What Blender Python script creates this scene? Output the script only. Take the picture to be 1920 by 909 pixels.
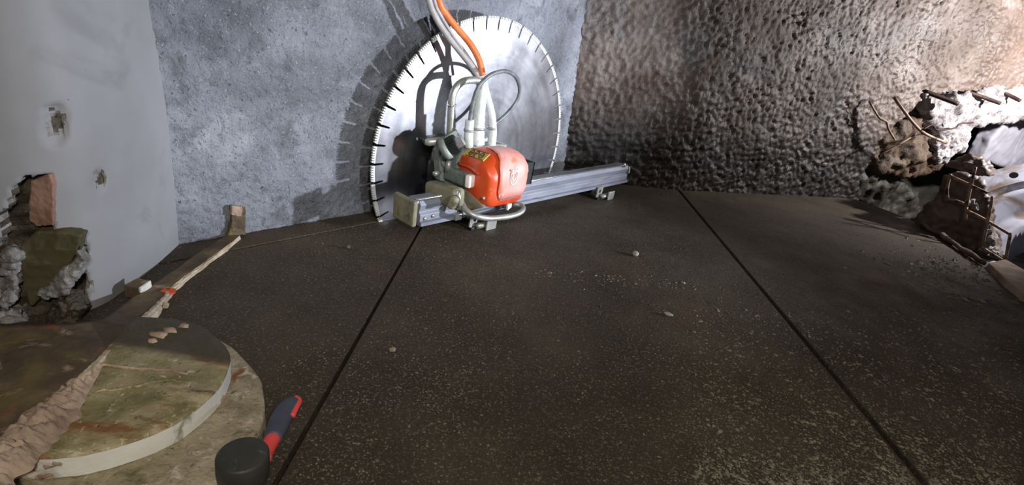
import bpy, bmesh, math, random
from mathutils import Vector, Matrix, noise
for o in list(bpy.data.objects): bpy.data.objects.remove(o)
R = random.Random(7)
COL = bpy.context.scene.collection
SC = bpy.context.scene

# ------------------------------------------------------------------ camera
PITCH, ROLL, FPX, HC = .3942, .1737, 1000.0, .75
cp, sp, cr, sr = math.cos(PITCH), math.sin(PITCH), math.cos(ROLL), math.sin(ROLL)
FWD = Vector((0, cp, -sp)); U0 = Vector((0, sp, cp)); R0 = Vector((1, 0, 0))
RT = cr*R0 + sr*U0; UP = -sr*R0 + cr*U0
EYE = Vector((0, 0, HC))
cam = bpy.data.cameras.new('camera'); camo = bpy.data.objects.new('camera', cam); COL.objects.link(camo)
m = Matrix((RT, UP, -FWD)).transposed().to_4x4(); m.translation = EYE
camo.matrix_world = m
cam.sensor_fit = 'HORIZONTAL'; cam.sensor_width = 36; cam.lens = 36*FPX/1920; cam.clip_start = .02; cam.clip_end = 100
SC.camera = camo

# ------------------------------------------------------------------ world, lights, exposure
SC.view_settings.view_transform = 'Standard'; SC.view_settings.look = 'None'
SC.view_settings.gamma = 1; SC.view_settings.use_curve_mapping = False
SC.view_settings.exposure = 0.0
w = bpy.data.worlds.new('world'); SC.world = w; w.use_nodes = True
bg = w.node_tree.nodes['Background']; bg.inputs[0].default_value = (.80, .84, 1.0, 1); bg.inputs[1].default_value = .035

def spot(name, loc, aim, power, size, cone, blend, col):
    l = bpy.data.lights.new(name, 'SPOT'); l.energy = power; l.shadow_soft_size = size
    l.spot_size = math.radians(cone); l.spot_blend = blend; l.color = col
    o = bpy.data.objects.new(name, l); COL.objects.link(o); o.location = loc
    o.rotation_euler = (Vector(aim)-Vector(loc)).to_track_quat('-Z', 'Y').to_euler()
    return o
# floodlight out of frame on the right, its wide flat beam on the coated wall and the saw
fl = spot('site_floodlight', (2.94, 1.54, .66), (-.35, 2.02, .58), 610, .05, 54, .9, (.84, .90, 1.0)); fl.scale = (1.0, .72, 1)
# lamp hanging by the broken opening, just outside the frame, raking along the brown wall
spot('opening_lamp', (3.50, 3.15, 1.15), (2.95, 3.85, .75), 200, .04, 150, .6, (1.0, .95, .94))
# second lamp on the camera side, square on to the saw
spot('work_lamp', (.80, .10, 1.05), (-.42, 2.0, .52), 92, .03, 50, 1.0, (.92, .96, 1.0))
# warm hand lamp beside the photographer
spot('hand_lamp', (.35, -.6, 1.45), (.15, .85, 0), 94, .10, 104, .9, (1.0, .92, .78))

# ------------------------------------------------------------------ geometry helpers
def ray(x, y): return (x-960)/FPX*RT - (y-454.5)/FPX*UP + FWD
def gz(x, y, z=0.0):
    d = ray(x, y); return EYE + d*((z-HC)/d.z)
def onpl(x, y, p, n):
    d = ray(x, y); return EYE + d*((Vector(p)-EYE).dot(n)/d.dot(n))
def proj(P):
    d = Vector(P)-EYE; z = d.dot(FWD)
    if z < .05: return (-9999, -9999)
    return (960+FPX*d.dot(RT)/z, 454.5-FPX*d.dot(UP)/z)
def inpoly(p, poly):
    x, y = p; c = False; j = len(poly)-1
    for i in range(len(poly)):
        xi, yi = poly[i]; xj, yj = poly[j]
        if (yi > y) != (yj > y) and x < (xj-xi)*(y-yi)/(yj-yi)+xi: c = not c
        j = i
    return c
AZ = .6655
A = Vector((math.sin(AZ), math.cos(AZ), 0)); N = Vector((math.cos(AZ), -math.sin(AZ), 0))
CB = Vector((-.1922, 2.155, .218)); RB = .5268
CB0 = Vector((CB.x, CB.y, 0)); SROT = math.atan2(A.y, A.x)
def L(px, py, n):                # photograph point on the plane n metres in front of the blade -> saw coordinates
    P = onpl(px, py, CB+N*n, N); return Vector(((P-CB).dot(A), -n, P.z))
def LA(px, py, a):               # photograph point on the plane across the track at a
    P = onpl(px, py, CB+A*a, A); return Vector((a, -(P-CB).dot(N), P.z))
def S(a, n, z): return Vector((a, -n, z))
def W(v): return CB0 + A*v.x - N*v.y + Vector((0, 0, v.z))

def fin(name, bm, mat, parent=None, smooth=False, loc=None):
    me = bpy.data.meshes.new(name)
    bmesh.ops.recalc_face_normals(bm, faces=bm.faces)
    bm.to_mesh(me); bm.free()
    if smooth:
        for p in me.polygons: p.use_smooth = True
    o = bpy.data.objects.new(name, me); COL.objects.link(o)
    for mm in (mat if isinstance(mat, (list, tuple)) else [mat]): me.materials.append(mm)
    if parent: o.parent = parent
    if loc is not None: o.location = loc
    return o
def tag(o, label=None, cat=None, group=None, kind=None):
    if label: o['label'] = label
    if cat: o['category'] = cat
    if group: o['group'] = group
    if kind: o['kind'] = kind
    return o
def empty(name, loc=(0, 0, 0), rz=0):
    o = bpy.data.objects.new(name, None); COL.objects.link(o); o.location = loc; o.rotation_euler = (0, 0, rz)
    o.empty_display_size = .1; return o
def NB(): return bmesh.new()
def box(bm, lo, hi, bev=0, M=None):
    r = bmesh.ops.create_cube(bm, size=1); vs = r['verts']
    for v in vs: v.co = Vector([(lo[i]+hi[i])/2 + v.co[i]*(hi[i]-lo[i]) for i in range(3)])
    if bev:
        es = list({e for v in vs for e in v.link_edges})
        rr = bmesh.ops.bevel(bm, geom=es, offset=bev, segments=2, affect='EDGES', profile=.5)
        vs = list({v for f in rr['faces'] for v in f.verts} | {v for v in vs if v.is_valid})
    if M is not None:
        for v in vs: v.co = M @ v.co
    return vs
def frame_from(d):
    d = d.normalized(); u = d.cross(Vector((0, 0, 1)))
    if u.length < 1e-4: u = Vector((1, 0, 0))
    u.normalize(); return u, u.cross(d).normalized()
def cyl(bm, p0, p1, r0, r1=None, seg=20, rings=None):
    """solid of revolution between p0 and p1; rings = [(t, r)...]"""
    p0, p1 = Vector(p0), Vector(p1); d = p1-p0; u, v = frame_from(d)
    if rings is None: rings = [(0, r0), (1, r0 if r1 is None else r1)]
    loops = []
    for t, r in rings:
        c = p0+d*t
        loops.append([bm.verts.new(c+(u*math.cos(k*2*math.pi/seg)+v*math.sin(k*2*math.pi/seg))*r) for k in range(seg)])
    for a, b in zip(loops, loops[1:]):
        for k in range(seg): bm.faces.new((a[k], a[(k+1) % seg], b[(k+1) % seg], b[k]))
    bm.faces.new(loops[0][::-1]); bm.faces.new(loops[-1])
def catmull(pts, sub=8):
    pts = [Vector(p) for p in pts]; out = []
    P = [pts[0]*2-pts[1]] + pts + [pts[-1]*2-pts[-2]]
    for i in range(1, len(P)-2):
        for k in range(sub):
            t = k/sub
            out.append(.5*((2*P[i]) + (P[i+1]-P[i-1])*t + (2*P[i-1]-5*P[i]+4*P[i+1]-P[i+2])*t*t + (-P[i-1]+3*P[i]-3*P[i+1]+P[i+2])*t**3))
    out.append(pts[-1]); return out
def tube(bm, pts, r, seg=10, sub=6, smooth=True, rfun=None):
    pts = catmull(pts, sub) if smooth else [Vector(p) for p in pts]
    loops = []; u = None; n = len(pts)
    for i, p in enumerate(pts):
        d = (pts[min(i+1, n-1)]-pts[max(i-1, 0)]).normalized()
        if u is None: u, _ = frame_from(d)
        u = (u-d*u.dot(d)).normalized(); v = d.cross(u)
        rr = rfun(i/(n-1)) if rfun else r
        loops.append([bm.verts.new(p+(u*math.cos(k*2*math.pi/seg)+v*math.sin(k*2*math.pi/seg))*rr) for k in range(seg)])
    for a, b in zip(loops, loops[1:]):
        for k in range(seg): bm.faces.new((a[k], a[(k+1) % seg], b[(k+1) % seg], b[k]))
    bm.faces.new(loops[0][::-1]); bm.faces.new(loops[-1])
def prism(bm, poly, vec, bev=0):
    vec = Vector(vec)
    a = [bm.verts.new(Vector(p)) for p in poly]; b = [bm.verts.new(Vector(p)+vec) for p in poly]; n = len(poly)
    fs = [bm.faces.new(a[::-1]), bm.faces.new(b)]
    for i in range(n): fs.append(bm.faces.new((a[i], a[(i+1) % n], b[(i+1) % n], b[i])))
    if bev:
        es = list({e for f in fs for e in f.edges})
        bmesh.ops.bevel(bm, geom=es, offset=bev, segments=2, affect='EDGES', profile=.5)
def rough(bm, amp, scale, seed=0, octv=3):
    off = Vector((seed*3.1, seed*7.7, seed*1.3))
    for v in bm.verts:
        p = v.co*scale+off
        q = noise.turbulence_vector(p, octv, False)
        v.co += q*amp
def rock(name, mat, poly, vec, amp=.02, cuts=3, scale=9, seed=0, parent=None, loc=None, smooth=False):
    """broken lump: an outline pushed back by vec, subdivided and fractured"""
    bm = NB(); prism(bm, poly, vec)
    bmesh.ops.triangulate(bm, faces=bm.faces)
    o = fin(name, bm, mat, parent, smooth, loc)
    ext = max((Vector(p)-Vector(poly[0])).length for p in poly)
    rm = o.modifiers.new('voxels', 'REMESH'); rm.mode = 'VOXEL'; rm.voxel_size = max(.0022, min(.016, ext/44)); rm.use_smooth_shade = True
    t1 = dtex('VORONOI', 1.6/scale); t1.distance_metric = 'DISTANCE'; t1.noise_intensity = 1.2
    displace(o, t1, amp*2.0, .45); displace(o, dtex('CLOUDS', .35/scale, 3), amp*1.3)
    return o
def dtex(kind, size, depth=3):
    t = bpy.data.textures.new('relief', kind); t.noise_scale = size
    if kind == 'CLOUDS': t.noise_depth = depth
    return t
def displace(o, tex, strength, mid=.5):
    d = o.modifiers.new('relief', 'DISPLACE'); d.texture = tex; d.strength = strength; d.mid_level = mid; d.texture_coords = 'LOCAL'
def pebble_mesh(name, mat, seed, s=1.0, sub=1):
    bm = NB(); bmesh.ops.create_icosphere(bm, subdivisions=sub, radius=.5*s)
    rr = random.Random(seed)
    k = Vector((rr.uniform(.7, 1.2), rr.uniform(.6, 1.0), rr.uniform(.45, .8)))
    for v in bm.verts: v.co = Vector([v.co[i]*k[i] for i in range(3)])*rr.uniform(.8, 1.15)
    zmin = min(v.co.z for v in bm.verts)
    for v in bm.verts: v.co.z -= zmin
    me = bpy.data.meshes.new(name); bm.to_mesh(me); bm.free(); me.materials.append(mat); return me

# ------------------------------------------------------------------ materials
def lin(c):
    return tuple(((x/255)/12.92 if x/255 <= .04045 else ((x/255+.055)/1.055)**2.4) for x in c)+(1,)
def pmat(name, ramp, scale=6, detail=6, rough=(.5, .8), metal=0, bump=(), stretch=(1, 1, 1), over=(), spec=.5, dist=0.0, rscale=None, aniso=0, zmix=None):
    m = bpy.data.materials.new(name); m.use_nodes = True; nt = m.node_tree; nd = nt.nodes; lk = nt.links
    b = nd['Principled BSDF']; tc = nd.new('ShaderNodeTexCoord'); mp = nd.new('ShaderNodeMapping')
    lk.new(tc.outputs['Object'], mp.inputs[0]); mp.inputs['Scale'].default_value = stretch
    def nz(sc, det=4, ds=0.0, src=mp):
        n = nd.new('ShaderNodeTexNoise'); n.inputs['Scale'].default_value = sc; n.inputs['Detail'].default_value = det
        n.inputs['Roughness'].default_value = .62; n.inputs['Distortion'].default_value = ds
        lk.new(src.outputs[0], n.inputs['Vector']); return n
    n = nz(scale, detail, dist); r = nd.new('ShaderNodeValToRGB'); lk.new(n.outputs['Fac'], r.inputs[0])
    e = r.color_ramp.elements
    for i, (p, c) in enumerate(ramp):
        x = e[i] if i < 2 else e.new(p)
        x.position = p; x.color = lin(c)
    col = r.outputs[0]
    for i, (sc, lo, hi, c, *st) in enumerate(over):
        src = mp
        if st:
            src = nd.new('ShaderNodeMapping'); src.inputs['Scale'].default_value = st[0]; lk.new(tc.outputs['Object'], src.inputs[0])
            src.inputs['Location'].default_value = (i*3.3+1.7, i*1.9, i*2.3)
            if len(st) > 1: src.inputs['Rotation'].default_value = (0, 0, st[1])
        k = nz(sc, 5, .6, src); mr = nd.new('ShaderNodeMapRange'); lk.new(k.outputs['Fac'], mr.inputs[0])
        mr.inputs[1].default_value = lo; mr.inputs[2].default_value = hi
        mx = nd.new('ShaderNodeMix'); mx.data_type = 'RGBA'; lk.new(mr.outputs[0], mx.inputs[0])
        lk.new(col, mx.inputs[6]); mx.inputs[7].default_value = lin(c); col = mx.outputs[2]
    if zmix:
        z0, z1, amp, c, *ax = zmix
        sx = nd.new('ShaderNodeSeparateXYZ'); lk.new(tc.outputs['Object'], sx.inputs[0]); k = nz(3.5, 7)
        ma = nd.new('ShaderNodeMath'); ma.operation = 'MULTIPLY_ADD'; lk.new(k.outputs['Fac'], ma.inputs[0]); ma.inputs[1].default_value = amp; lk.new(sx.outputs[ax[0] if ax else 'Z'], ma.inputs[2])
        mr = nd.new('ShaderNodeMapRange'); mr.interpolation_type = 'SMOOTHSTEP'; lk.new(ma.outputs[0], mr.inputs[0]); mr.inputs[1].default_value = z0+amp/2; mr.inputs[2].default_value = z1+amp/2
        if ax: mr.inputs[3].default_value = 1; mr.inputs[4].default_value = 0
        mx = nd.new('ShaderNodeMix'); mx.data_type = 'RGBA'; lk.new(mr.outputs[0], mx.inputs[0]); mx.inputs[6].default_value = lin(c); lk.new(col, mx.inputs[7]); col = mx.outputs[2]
    lk.new(col, b.inputs['Base Color'])
    rn = nz(rscale or scale*1.7, 5); mr = nd.new('ShaderNodeMapRange'); lk.new(rn.outputs['Fac'], mr.inputs[0])
    mr.inputs[1].default_value = .3; mr.inputs[2].default_value = .7
    mr.inputs[3].default_value = rough[0]; mr.inputs[4].default_value = rough[1]
    lk.new(mr.outputs[0], b.inputs['Roughness'])
    b.inputs['Metallic'].default_value = metal; b.inputs['Specular IOR Level'].default_value = spec
    b.inputs['Anisotropic'].default_value = aniso
    prev = None
    for kind, sc, stg, ds in bump:
        bp = nd.new('ShaderNodeBump'); bp.inputs['Strength'].default_value = stg; bp.inputs['Distance'].default_value = ds
        if kind == 'V':
            v = nd.new('ShaderNodeTexVoronoi'); v.inputs['Scale'].default_value = sc; lk.new(mp.outputs[0], v.inputs['Vector']); h = v.outputs['Distance']
        else: h = nz(sc, 5).outputs['Fac']
        lk.new(h, bp.inputs['Height'])
        if prev: lk.new(prev.outputs[0], bp.inputs['Normal'])
        prev = bp
    if prev: lk.new(prev.outputs[0], b.inputs['Normal'])
    return m
M = {}
M['wall_back'] = pmat('coated_wall', [(.3, (96, 98, 106)), (.55, (144, 147, 157)), (.75, (182, 185, 193))], 3.2, 10, (.3, .6), 0,
    [('N', 150, 1.0, .006), ('N', 60, .7, .010)], over=[(1.3, .52, .70, (74, 75, 78)), (9, .54, .70, (92, 93, 98)), (170, .60, .72, (186, 188, 196)), (120, .58, .70, (58, 58, 64))])
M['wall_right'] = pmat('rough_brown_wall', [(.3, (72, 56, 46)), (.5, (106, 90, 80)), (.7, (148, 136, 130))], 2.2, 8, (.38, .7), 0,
    [('N', 75, .7, .006)], over=[(1.4, .5, .66, (98, 95, 94)), (2.8, .57, .7, (84, 60, 46))], zmix=(.20, .62, .22, (29, 21, 16)))  # low part darkened: mud stain, with the shade at the wall foot painted in
M['mud_wall'] = pmat('muddy_wall_foot', [(.3, (36, 27, 21)), (.7, (60, 48, 39))], 4, 6, (.5, .8), 0, [('N', 60, .4, .004)])
M['grey_paint'] = pmat('grey_plaster', [(.3, (130, 129, 130)), (.7, (156, 156, 161))], 1.6, 4, (.6, .75), 0, [('N', 8, .08, .01)],
    over=[(3.2, .60, .8, (112, 108, 106)), (34, .735, .76, (62, 56, 50))])
M['raw_edge'] = pmat('broken_plaster', [(.3, (82, 76, 70)), (.6, (150, 147, 146)), (.75, (100, 92, 82))], 26, 6, (.3, .7), 0, [('N', 60, .8, .01)])
M['cavity'] = pmat('damp_rubble', [(.3, (34, 30, 22)), (.6, (78, 70, 56)), (.75, (110, 104, 98))], 11, 6, (.35, .8), 0, [('N', 50, .8, .01)])
M['stone'] = pmat('olive_stone', [(.35, (72, 68, 46)), (.65, (96, 90, 62))], 5, 5, (.6, .9), 0, [('N', 60, .25, .004)])
M['brick'] = pmat('pink_brick', [(.35, (120, 88, 74)), (.65, (156, 122, 106))], 7, 5, (.6, .9), 0, [('N', 60, .35, .004)])
M['floor'] = pmat('wet_dirty_concrete', [(.3, (47, 40, 32)), (.5, (63, 54, 43)), (.7, (82, 72, 58))], 2.4, 9, (.45, .85), 0,
    [('N', 140, .55, .003), ('N', 22, .3, .008)], over=[(1.2, .54, .7, (46, 36, 28)), (170, .55, .66, (112, 105, 86)), (240, .62, .68, (26, 21, 17)), (2.2, .6, .75, (84, 62, 46))], spec=.35)
M['crumb'] = pmat('crumbs', [(.3, (84, 78, 64)), (.7, (138, 130, 110))], 20, 3, (.5, .8))
M['crumb_dark'] = pmat('dark_crumbs', [(.3, (52, 42, 34)), (.7, (88, 74, 60))], 20, 3, (.4, .8))
M['chip'] = pmat('pale_chips', [(.3, (150, 138, 122)), (.7, (196, 184, 168))], 20, 3, (.6, .9), 0, [('N', 60, .4, .004)])
M['kerb'] = pmat('brown_mortar_strip', [(.3, (60, 48, 36)), (.55, (92, 76, 57)), (.75, (134, 114, 92))], 12, 9, (.5, .85), 0, [('N', 70, .5, .004)],
    over=[(10, .52, .66, (104, 90, 52)), (13, .60, .72, (128, 76, 50)), (18, .62, .72, (160, 138, 120))])
M['pale'] = pmat('pale_mortar', [(.3, (158, 138, 116)), (.6, (206, 190, 168)), (.75, (170, 140, 122))], 12, 6, (.6, .9), 0, [('N', 60, .7, .006)])
M['dust'] = pmat('dusty_mortar', [(.3, (132, 108, 92)), (.6, (186, 164, 146)), (.75, (150, 124, 104))], 9, 6, (.6, .9), 0, [('N', 60, .7, .006)])
M['orange_paint'] = pmat('orange_spray', [(.3, (206, 84, 46)), (.7, (226, 112, 70))], 20, 3, (.6, .8))
M['cover_top'] = pmat('mud_washed_cover', [(.32, (104, 96, 62)), (.5, (140, 132, 92)), (.7, (176, 164, 132))], 15, 9, (.3, .75), 0,
    [('N', 45, .6, .006), ('N', 140, .5, .003)], over=[(11, .50, .64, (172, 158, 124)), (15, .53, .64, (134, 92, 52), (.4, 1.5, 1), -.25), (16, .60, .70, (200, 184, 156), (.4, 1.6, 1), -.3), (11, .56, .72, (86, 76, 56), (.8, 1.5, 1)), (90, .60, .70, (206, 190, 160)), (120, .62, .7, (70, 60, 44))], zmix=(.772, .80, .03, (76, 69, 50), 'Y'))
M['cover_rim'] = pmat('white_rim', [(.3, (214, 213, 206)), (.7, (240, 240, 236))], 9, 5, (.5, .8), 0, [('N', 50, .4, .004)], over=[(12, .6, .7, (150, 146, 132))])
M['ring'] = pmat('stained_collar', [(.3, (112, 102, 76)), (.5, (156, 144, 118)), (.7, (190, 176, 156))], 14, 9, (.5, .85), 0,
    [('N', 40, .7, .01), ('N', 130, .6, .004)], over=[(10, .60, .68, (124, 82, 46)), (12, .6, .7, (112, 106, 72)), (40, .58, .70, (206, 192, 176)), (70, .60, .70, (84, 74, 56))])
M['steel'] = pmat('blade_steel', [(.35, (160, 158, 164)), (.6, (204, 204, 210))], 3.2, 5, (.24, .34), 1, [('N', 14, .03, .01)], over=[(2.2, .50, .70, (150, 146, 152))])
def rings_on(m, cx, cz):           # faint concentric grinding marks
    nt = m.node_tree; nd = nt.nodes; lk = nt.links; b = nd['Principled BSDF']
    tc = nd.new('ShaderNodeTexCoord'); mp = nd.new('ShaderNodeMapping'); mp.inputs['Location'].default_value = (-cx, 0, -cz); lk.new(tc.outputs['Object'], mp.inputs[0])
    ln_ = nd.new('ShaderNodeVectorMath'); ln_.operation = 'LENGTH'; lk.new(mp.outputs[0], ln_.inputs[0])
    n = nd.new('ShaderNodeTexNoise'); n.noise_dimensions = '1D'; n.inputs['Scale'].default_value = 16; n.inputs['Detail'].default_value = 6; lk.new(ln_.outputs['Value'], n.inputs['W'])
    old = b.inputs['Base Color'].links[0].from_socket
    mr = nd.new('ShaderNodeMapRange'); lk.new(n.outputs['Fac'], mr.inputs[0]); mr.inputs[1].default_value = .35; mr.inputs[2].default_value = .65; mr.inputs[3].default_value = .72; mr.inputs[4].default_value = 1
    mx = nd.new('ShaderNodeMix'); mx.data_type = 'RGBA'; mx.blend_type = 'MULTIPLY'; mx.inputs[0].default_value = 1; lk.new(old, mx.inputs[6])
    lk.new(mr.outputs[0], mx.inputs[7]); lk.new(mx.outputs[2], b.inputs['Base Color'])
rings_on(M['steel'], 0, .218)
M['segment'] = pmat('sintered_segment', [(.3, (196, 196, 190)), (.7, (226, 226, 222))], 30, 3, (.5, .7), .3)
M['alu'] = pmat('scratched_aluminium', [(.3, (112, 115, 126)), (.7, (150, 153, 166))], 12, 6, (.5, .7), .35, [('N', 60, .15, .002)], stretch=(.3, 1, 1), over=[(9, .56, .7, (96, 98, 110), (.5, 2, 3))])
M['bright'] = pmat('bright_rod', [(.3, (220, 222, 224)), (.7, (240, 240, 242))], 12, 3, (.2, .3), .9)
M['zinc'] = pmat('dull_zinc', [(.3, (150, 150, 144)), (.7, (190, 190, 184))], 14, 4, (.35, .55), .6, [('N', 50, .15, .002)], over=[(20, .6, .7, (116, 110, 96))])
M['tan'] = pmat('slurry_coated_casting', [(.3, (112, 108, 86)), (.7, (150, 146, 122))], 16, 5, (.5, .8), .1, [('N', 60, .3, .003)], over=[(18, .6, .7, (86, 80, 60))])
M['grey_cast'] = pmat('grey_casting', [(.3, (96, 104, 98)), (.7, (146, 154, 148))], 16, 5, (.4, .65), .3, [('N', 60, .25, .003)])
M['black'] = pmat('black_plastic', [(.3, (18, 20, 20)), (.7, (38, 40, 40))], 20, 4, (.35, .6), 0, [('N', 60, .2, .002)])
M['orange'] = pmat('orange_cover', [(.3, (196, 60, 16)), (.7, (212, 78, 28))], 6, 5, (.3, .5), 0, over=[(14, .54, .70, (206, 116, 94)), (40, .68, .74, (230, 170, 150))])
M['pink'] = pmat('dusty_orange_panel', [(.3, (226, 142, 128)), (.7, (236, 174, 166))], 9, 5, (.4, .6), 0, over=[(11, .58, .72, (216, 112, 84))])
M['yellow'] = pmat('yellow_plate', [(.3, (196, 158, 60)), (.7, (206, 182, 110))], 30, 3, (.5, .6))
M['ink'] = pmat('dark_ink', [(.3, (48, 42, 26)), (.7, (60, 54, 36))], 30, 2, (.5, .6))
M['hole'] = pmat('hole_shade_black', [(.3, (10, 10, 11)), (.7, (16, 16, 17))], 30, 2, (.9, 1.0), spec=.05)  # near-black colour stands in for the shade inside the bolt holes
M['emblem'] = pmat('pale_emblem', [(.3, (236, 214, 210)), (.7, (246, 232, 228))], 30, 2, (.4, .5))
M['emblem_dark'] = pmat('emblem_shade', [(.3, (176, 96, 90)), (.7, (188, 110, 102))], 30, 2, (.4, .5))
M['orange_hose'] = pmat('orange_hose', [(.3, (214, 106, 48)), (.7, (236, 138, 84))], 20, 4, (.4, .55), 0, over=[(30, .62, .7, (232, 176, 150))])
M['grey_hose'] = pmat('grey_hose', [(.3, (150, 146, 146)), (.7, (186, 182, 182))], 20, 4, (.4, .6))
M['dark_hose'] = pmat('slate_hose', [(.3, (84, 90, 94)), (.7, (136, 142, 146))], 30, 4, (.3, .5), .1)
M['tape'] = pmat('pale_taped_sleeve', [(.3, (196, 202, 200)), (.7, (228, 232, 230))], 26, 5, (.35, .6), 0, [('N', 60, .4, .003)], over=[(30, .6, .7, (120, 128, 124))])
M['rubber'] = pmat('black_rubber', [(.3, (44, 44, 40)), (.7, (66, 66, 60))], 12, 5, (.45, .75), 0, [('N', 60, .2, .002)], over=[(22, .58, .70, (104, 108, 100)), (12, .64, .72, (86, 92, 66))])
M['grip'] = pmat('slate_grip', [(.3, (58, 62, 76)), (.7, (84, 88, 106))], 16, 4, (.45, .7), 0, over=[(26, .62, .7, (140, 142, 160))])
M['grip_red'] = pmat('coral_grip', [(.3, (226, 70, 66)), (.7, (238, 96, 88))], 16, 3, (.45, .65))
M['crush'] = pmat('crushed_white_concrete', [(.3, (112, 104, 102)), (.5, (166, 160, 162)), (.7, (206, 204, 210))], 16, 7, (.4, .8), 0, [('N', 60, .9, .01)], over=[(14, .6, .68, (96, 84, 78))])
M['brown_rock'] = pmat('brown_rubble', [(.3, (52, 40, 30)), (.6, (98, 78, 60)), (.75, (132, 112, 92))], 9, 7, (.5, .85), 0, [('N', 50, .9, .01)])
M['dark_rock'] = pmat('damp_dark_rubble', [(.3, (26, 24, 18)), (.7, (52, 48, 38))], 7, 6, (.5, .8), 0, [('N', 30, .6, .01)])
M['rust'] = pmat('rusty_bar', [(.3, (40, 25, 20)), (.7, (72, 45, 36))], 30, 5, (.5, .8), .2, [('N', 90, .5, .003)])
M['wire'] = pmat('pale_rusty_wire', [(.3, (112, 80, 62)), (.6, (176, 150, 130))], 20, 5, (.5, .75), .2, over=[(14, .56, .62, (60, 34, 24))])
M['pipe'] = pmat('pale_pipe_coating', [(.3, (118, 118, 128)), (.7, (158, 160, 174))], 3, 4, (.3, .5), .1, [('N', 10, .1, .006)], over=[(4, .56, .68, (104, 90, 80))])
M['pipe_dull'] = pmat('muddy_pipe', [(.3, (76, 64, 57)), (.7, (112, 96, 88))], 4, 5, (.45, .7), 0, [('N', 20, .2, .006)])
M['slab_pale'] = pmat('pale_slab', [(.3, (150, 148, 158)), (.7, (176, 176, 188))], 5, 5, (.6, .8), 0, [('N', 40, .3, .005)])

# ------------------------------------------------------------------ floor: slabs with open joints
def ln(p, q): return (Vector(p).xy, Vector(q).xy)
j1a, j1b = gz(790, 425).xy, gz(515, 909).xy
j2a, j2b = gz(1275, 360).xy, gz(1735, 909).xy
def along(p, q, y): t = (y-p.y)/(q.y-p.y); return p.x+(q.x-p.x)*t
WN = -.0985                                            # the coated wall stands this far behind the blade
def wb(a, z=0, n=WN): return CB0 + A*a + N*n + Vector((0, 0, z))
def wxy(a): p = wb(a); return p
g = .005
KERF = .006
def seam(k, y, s):
    p, q = (j1a, j1b) if k == 1 else (j2a, j2b)
    return Vector((along(p, q, y)+s*(.005 if k == 1 else .009), y))
def kerf(x, s):                                        # the line of the saw cut (blade plane) at x, offset s towards camera
    a = (x-CB.x-N.x*s)/A.x; return Vector((x, CB.y+A.y*a+N.y*s))
corner = wb(.779)
rw1, rw2, rw3, rw4 = wb(.772), Vector((.86, 2.99, 0)), Vector((2.233, 3.614, 0)), Vector((3.9, 4.30, 0))
edge = [gz(1600, 372).xy, gz(1665, 395).xy, gz(1740, 425).xy, gz(1785, 453).xy, gz(1830, 485).xy, gz(1870, 510).xy, gz(1920, 545).xy, Vector((2.32, 1.9)), Vector((2.35, .2))]
floor = empty('floor'); tag(floor, kind='structure')
def slab(poly, seed):
    bm = NB(); prism(bm, [Vector((p[0], p[1], 0)) for p in poly], (0, 0, -.12))
    return fin('floor_slab', bm, M['floor'], floor)
xs = -.337
yk = kerf(xs, KERF).y
sy = lambda k, y, s: seam(k, y, s)
def hit(k, s, off):   # where joint k (side s) meets the kerf line
    y = 1.8
    for _ in range(20):
        p = seam(k, y, s); y = kerf(p.x, off).y
    return seam(k, y, s)
kl = kerf(-1.0, KERF)
kend = CB0.xy + A.xy*.62
slab([kl, hit(1, -1, KERF), seam(1, -.4, -1), (-1.7, -.4), (-1.7, .6), (-1.1, 1.2)], 1)
far2 = Vector((seam(2, 2.95, -1).x, 3.05))
kA = kend+N.xy*KERF; kB = kend-N.xy*KERF
slab([hit(1, 1, KERF), kA, kB, corner.xy+A.xy*.06, far2, seam(2, -.4, -1), seam(1, -.4, 1)], 2)
far3 = Vector((seam(2, 2.95, 1).x, 3.06))
slab([far3, rw3.xy+Vector((-.02, .06)), *edge, Vector((2.35, -.4)), seam(2, -.4, 1)], 3)
# strip between the cut and the wall
slab([kerf(-1.0, -KERF), kB, corner.xy+A.xy*.06-N.xy*.05, wb(-1.15, 0, WN-.05).xy], 4)

# ------------------------------------------------------------------ walls
def wallgrid(name, foot, z0, z1, step, mat, matfun=None, skip=None, kind='structure', lean=None, flip=False):
    bm = NB(); pts = []; acc = 0
    for p, q in zip(foot, foot[1:]):
        n = max(1, int((q-p).length/step))
        for k in range(n): pts.append(p+(q-p)*(k/n))
    pts.append(foot[-1]); nz_ = int((z1-z0)/step)
    V = []
    for i, p in enumerate(pts):
        row = []
        for k in range(nz_+1):
            z = z0+(z1-z0)*k/nz_
            c = Vector((p.x, p.y, z))
            if lean: c = lean(c, i/(len(pts)-1))
            row.append(bm.verts.new(c))
        V.append(row)
    for i in range(len(pts)-1):
        for k in range(nz_):
            c = (V[i][k].co+V[i+1][k+1].co)/2
            if skip and skip(c): continue
            f = bm.faces.new((V[i][k], V[i+1][k], V[i+1][k+1], V[i][k+1]))
            f.smooth = True
            if matfun: f.material_index = matfun(c)
    bmesh.ops.delete(bm, geom=[v for v in bm.verts if not v.link_faces], context='VERTS')
    me = bpy.data.meshes.new(name); bm.to_mesh(me); bm.free()
    o = bpy.data.objects.new(name, me); COL.objects.link(o)
    for mm in (mat if isinstance(mat, list) else [mat]): me.materials.append(mm)
    tag(o, kind=kind); return o
# coated wall behind the blade; its right edge leans as in the photograph
def lean_back(c, t):
    a = -1.35 + t*(.779+1.35)
    a2 = -1.35 + t*(.779-.115*c.z+1.35)
    return c + A*(a2-a)
wbk = wallgrid('wall_back', [wb(-1.35), wb(.779)], -.05, 1.5, .006, M['wall_back'], lean=lean_back)
displace(wbk, dtex('CLOUDS', .018, 2), .013); displace(wbk, dtex('CLOUDS', .09, 3), .007)

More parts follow.
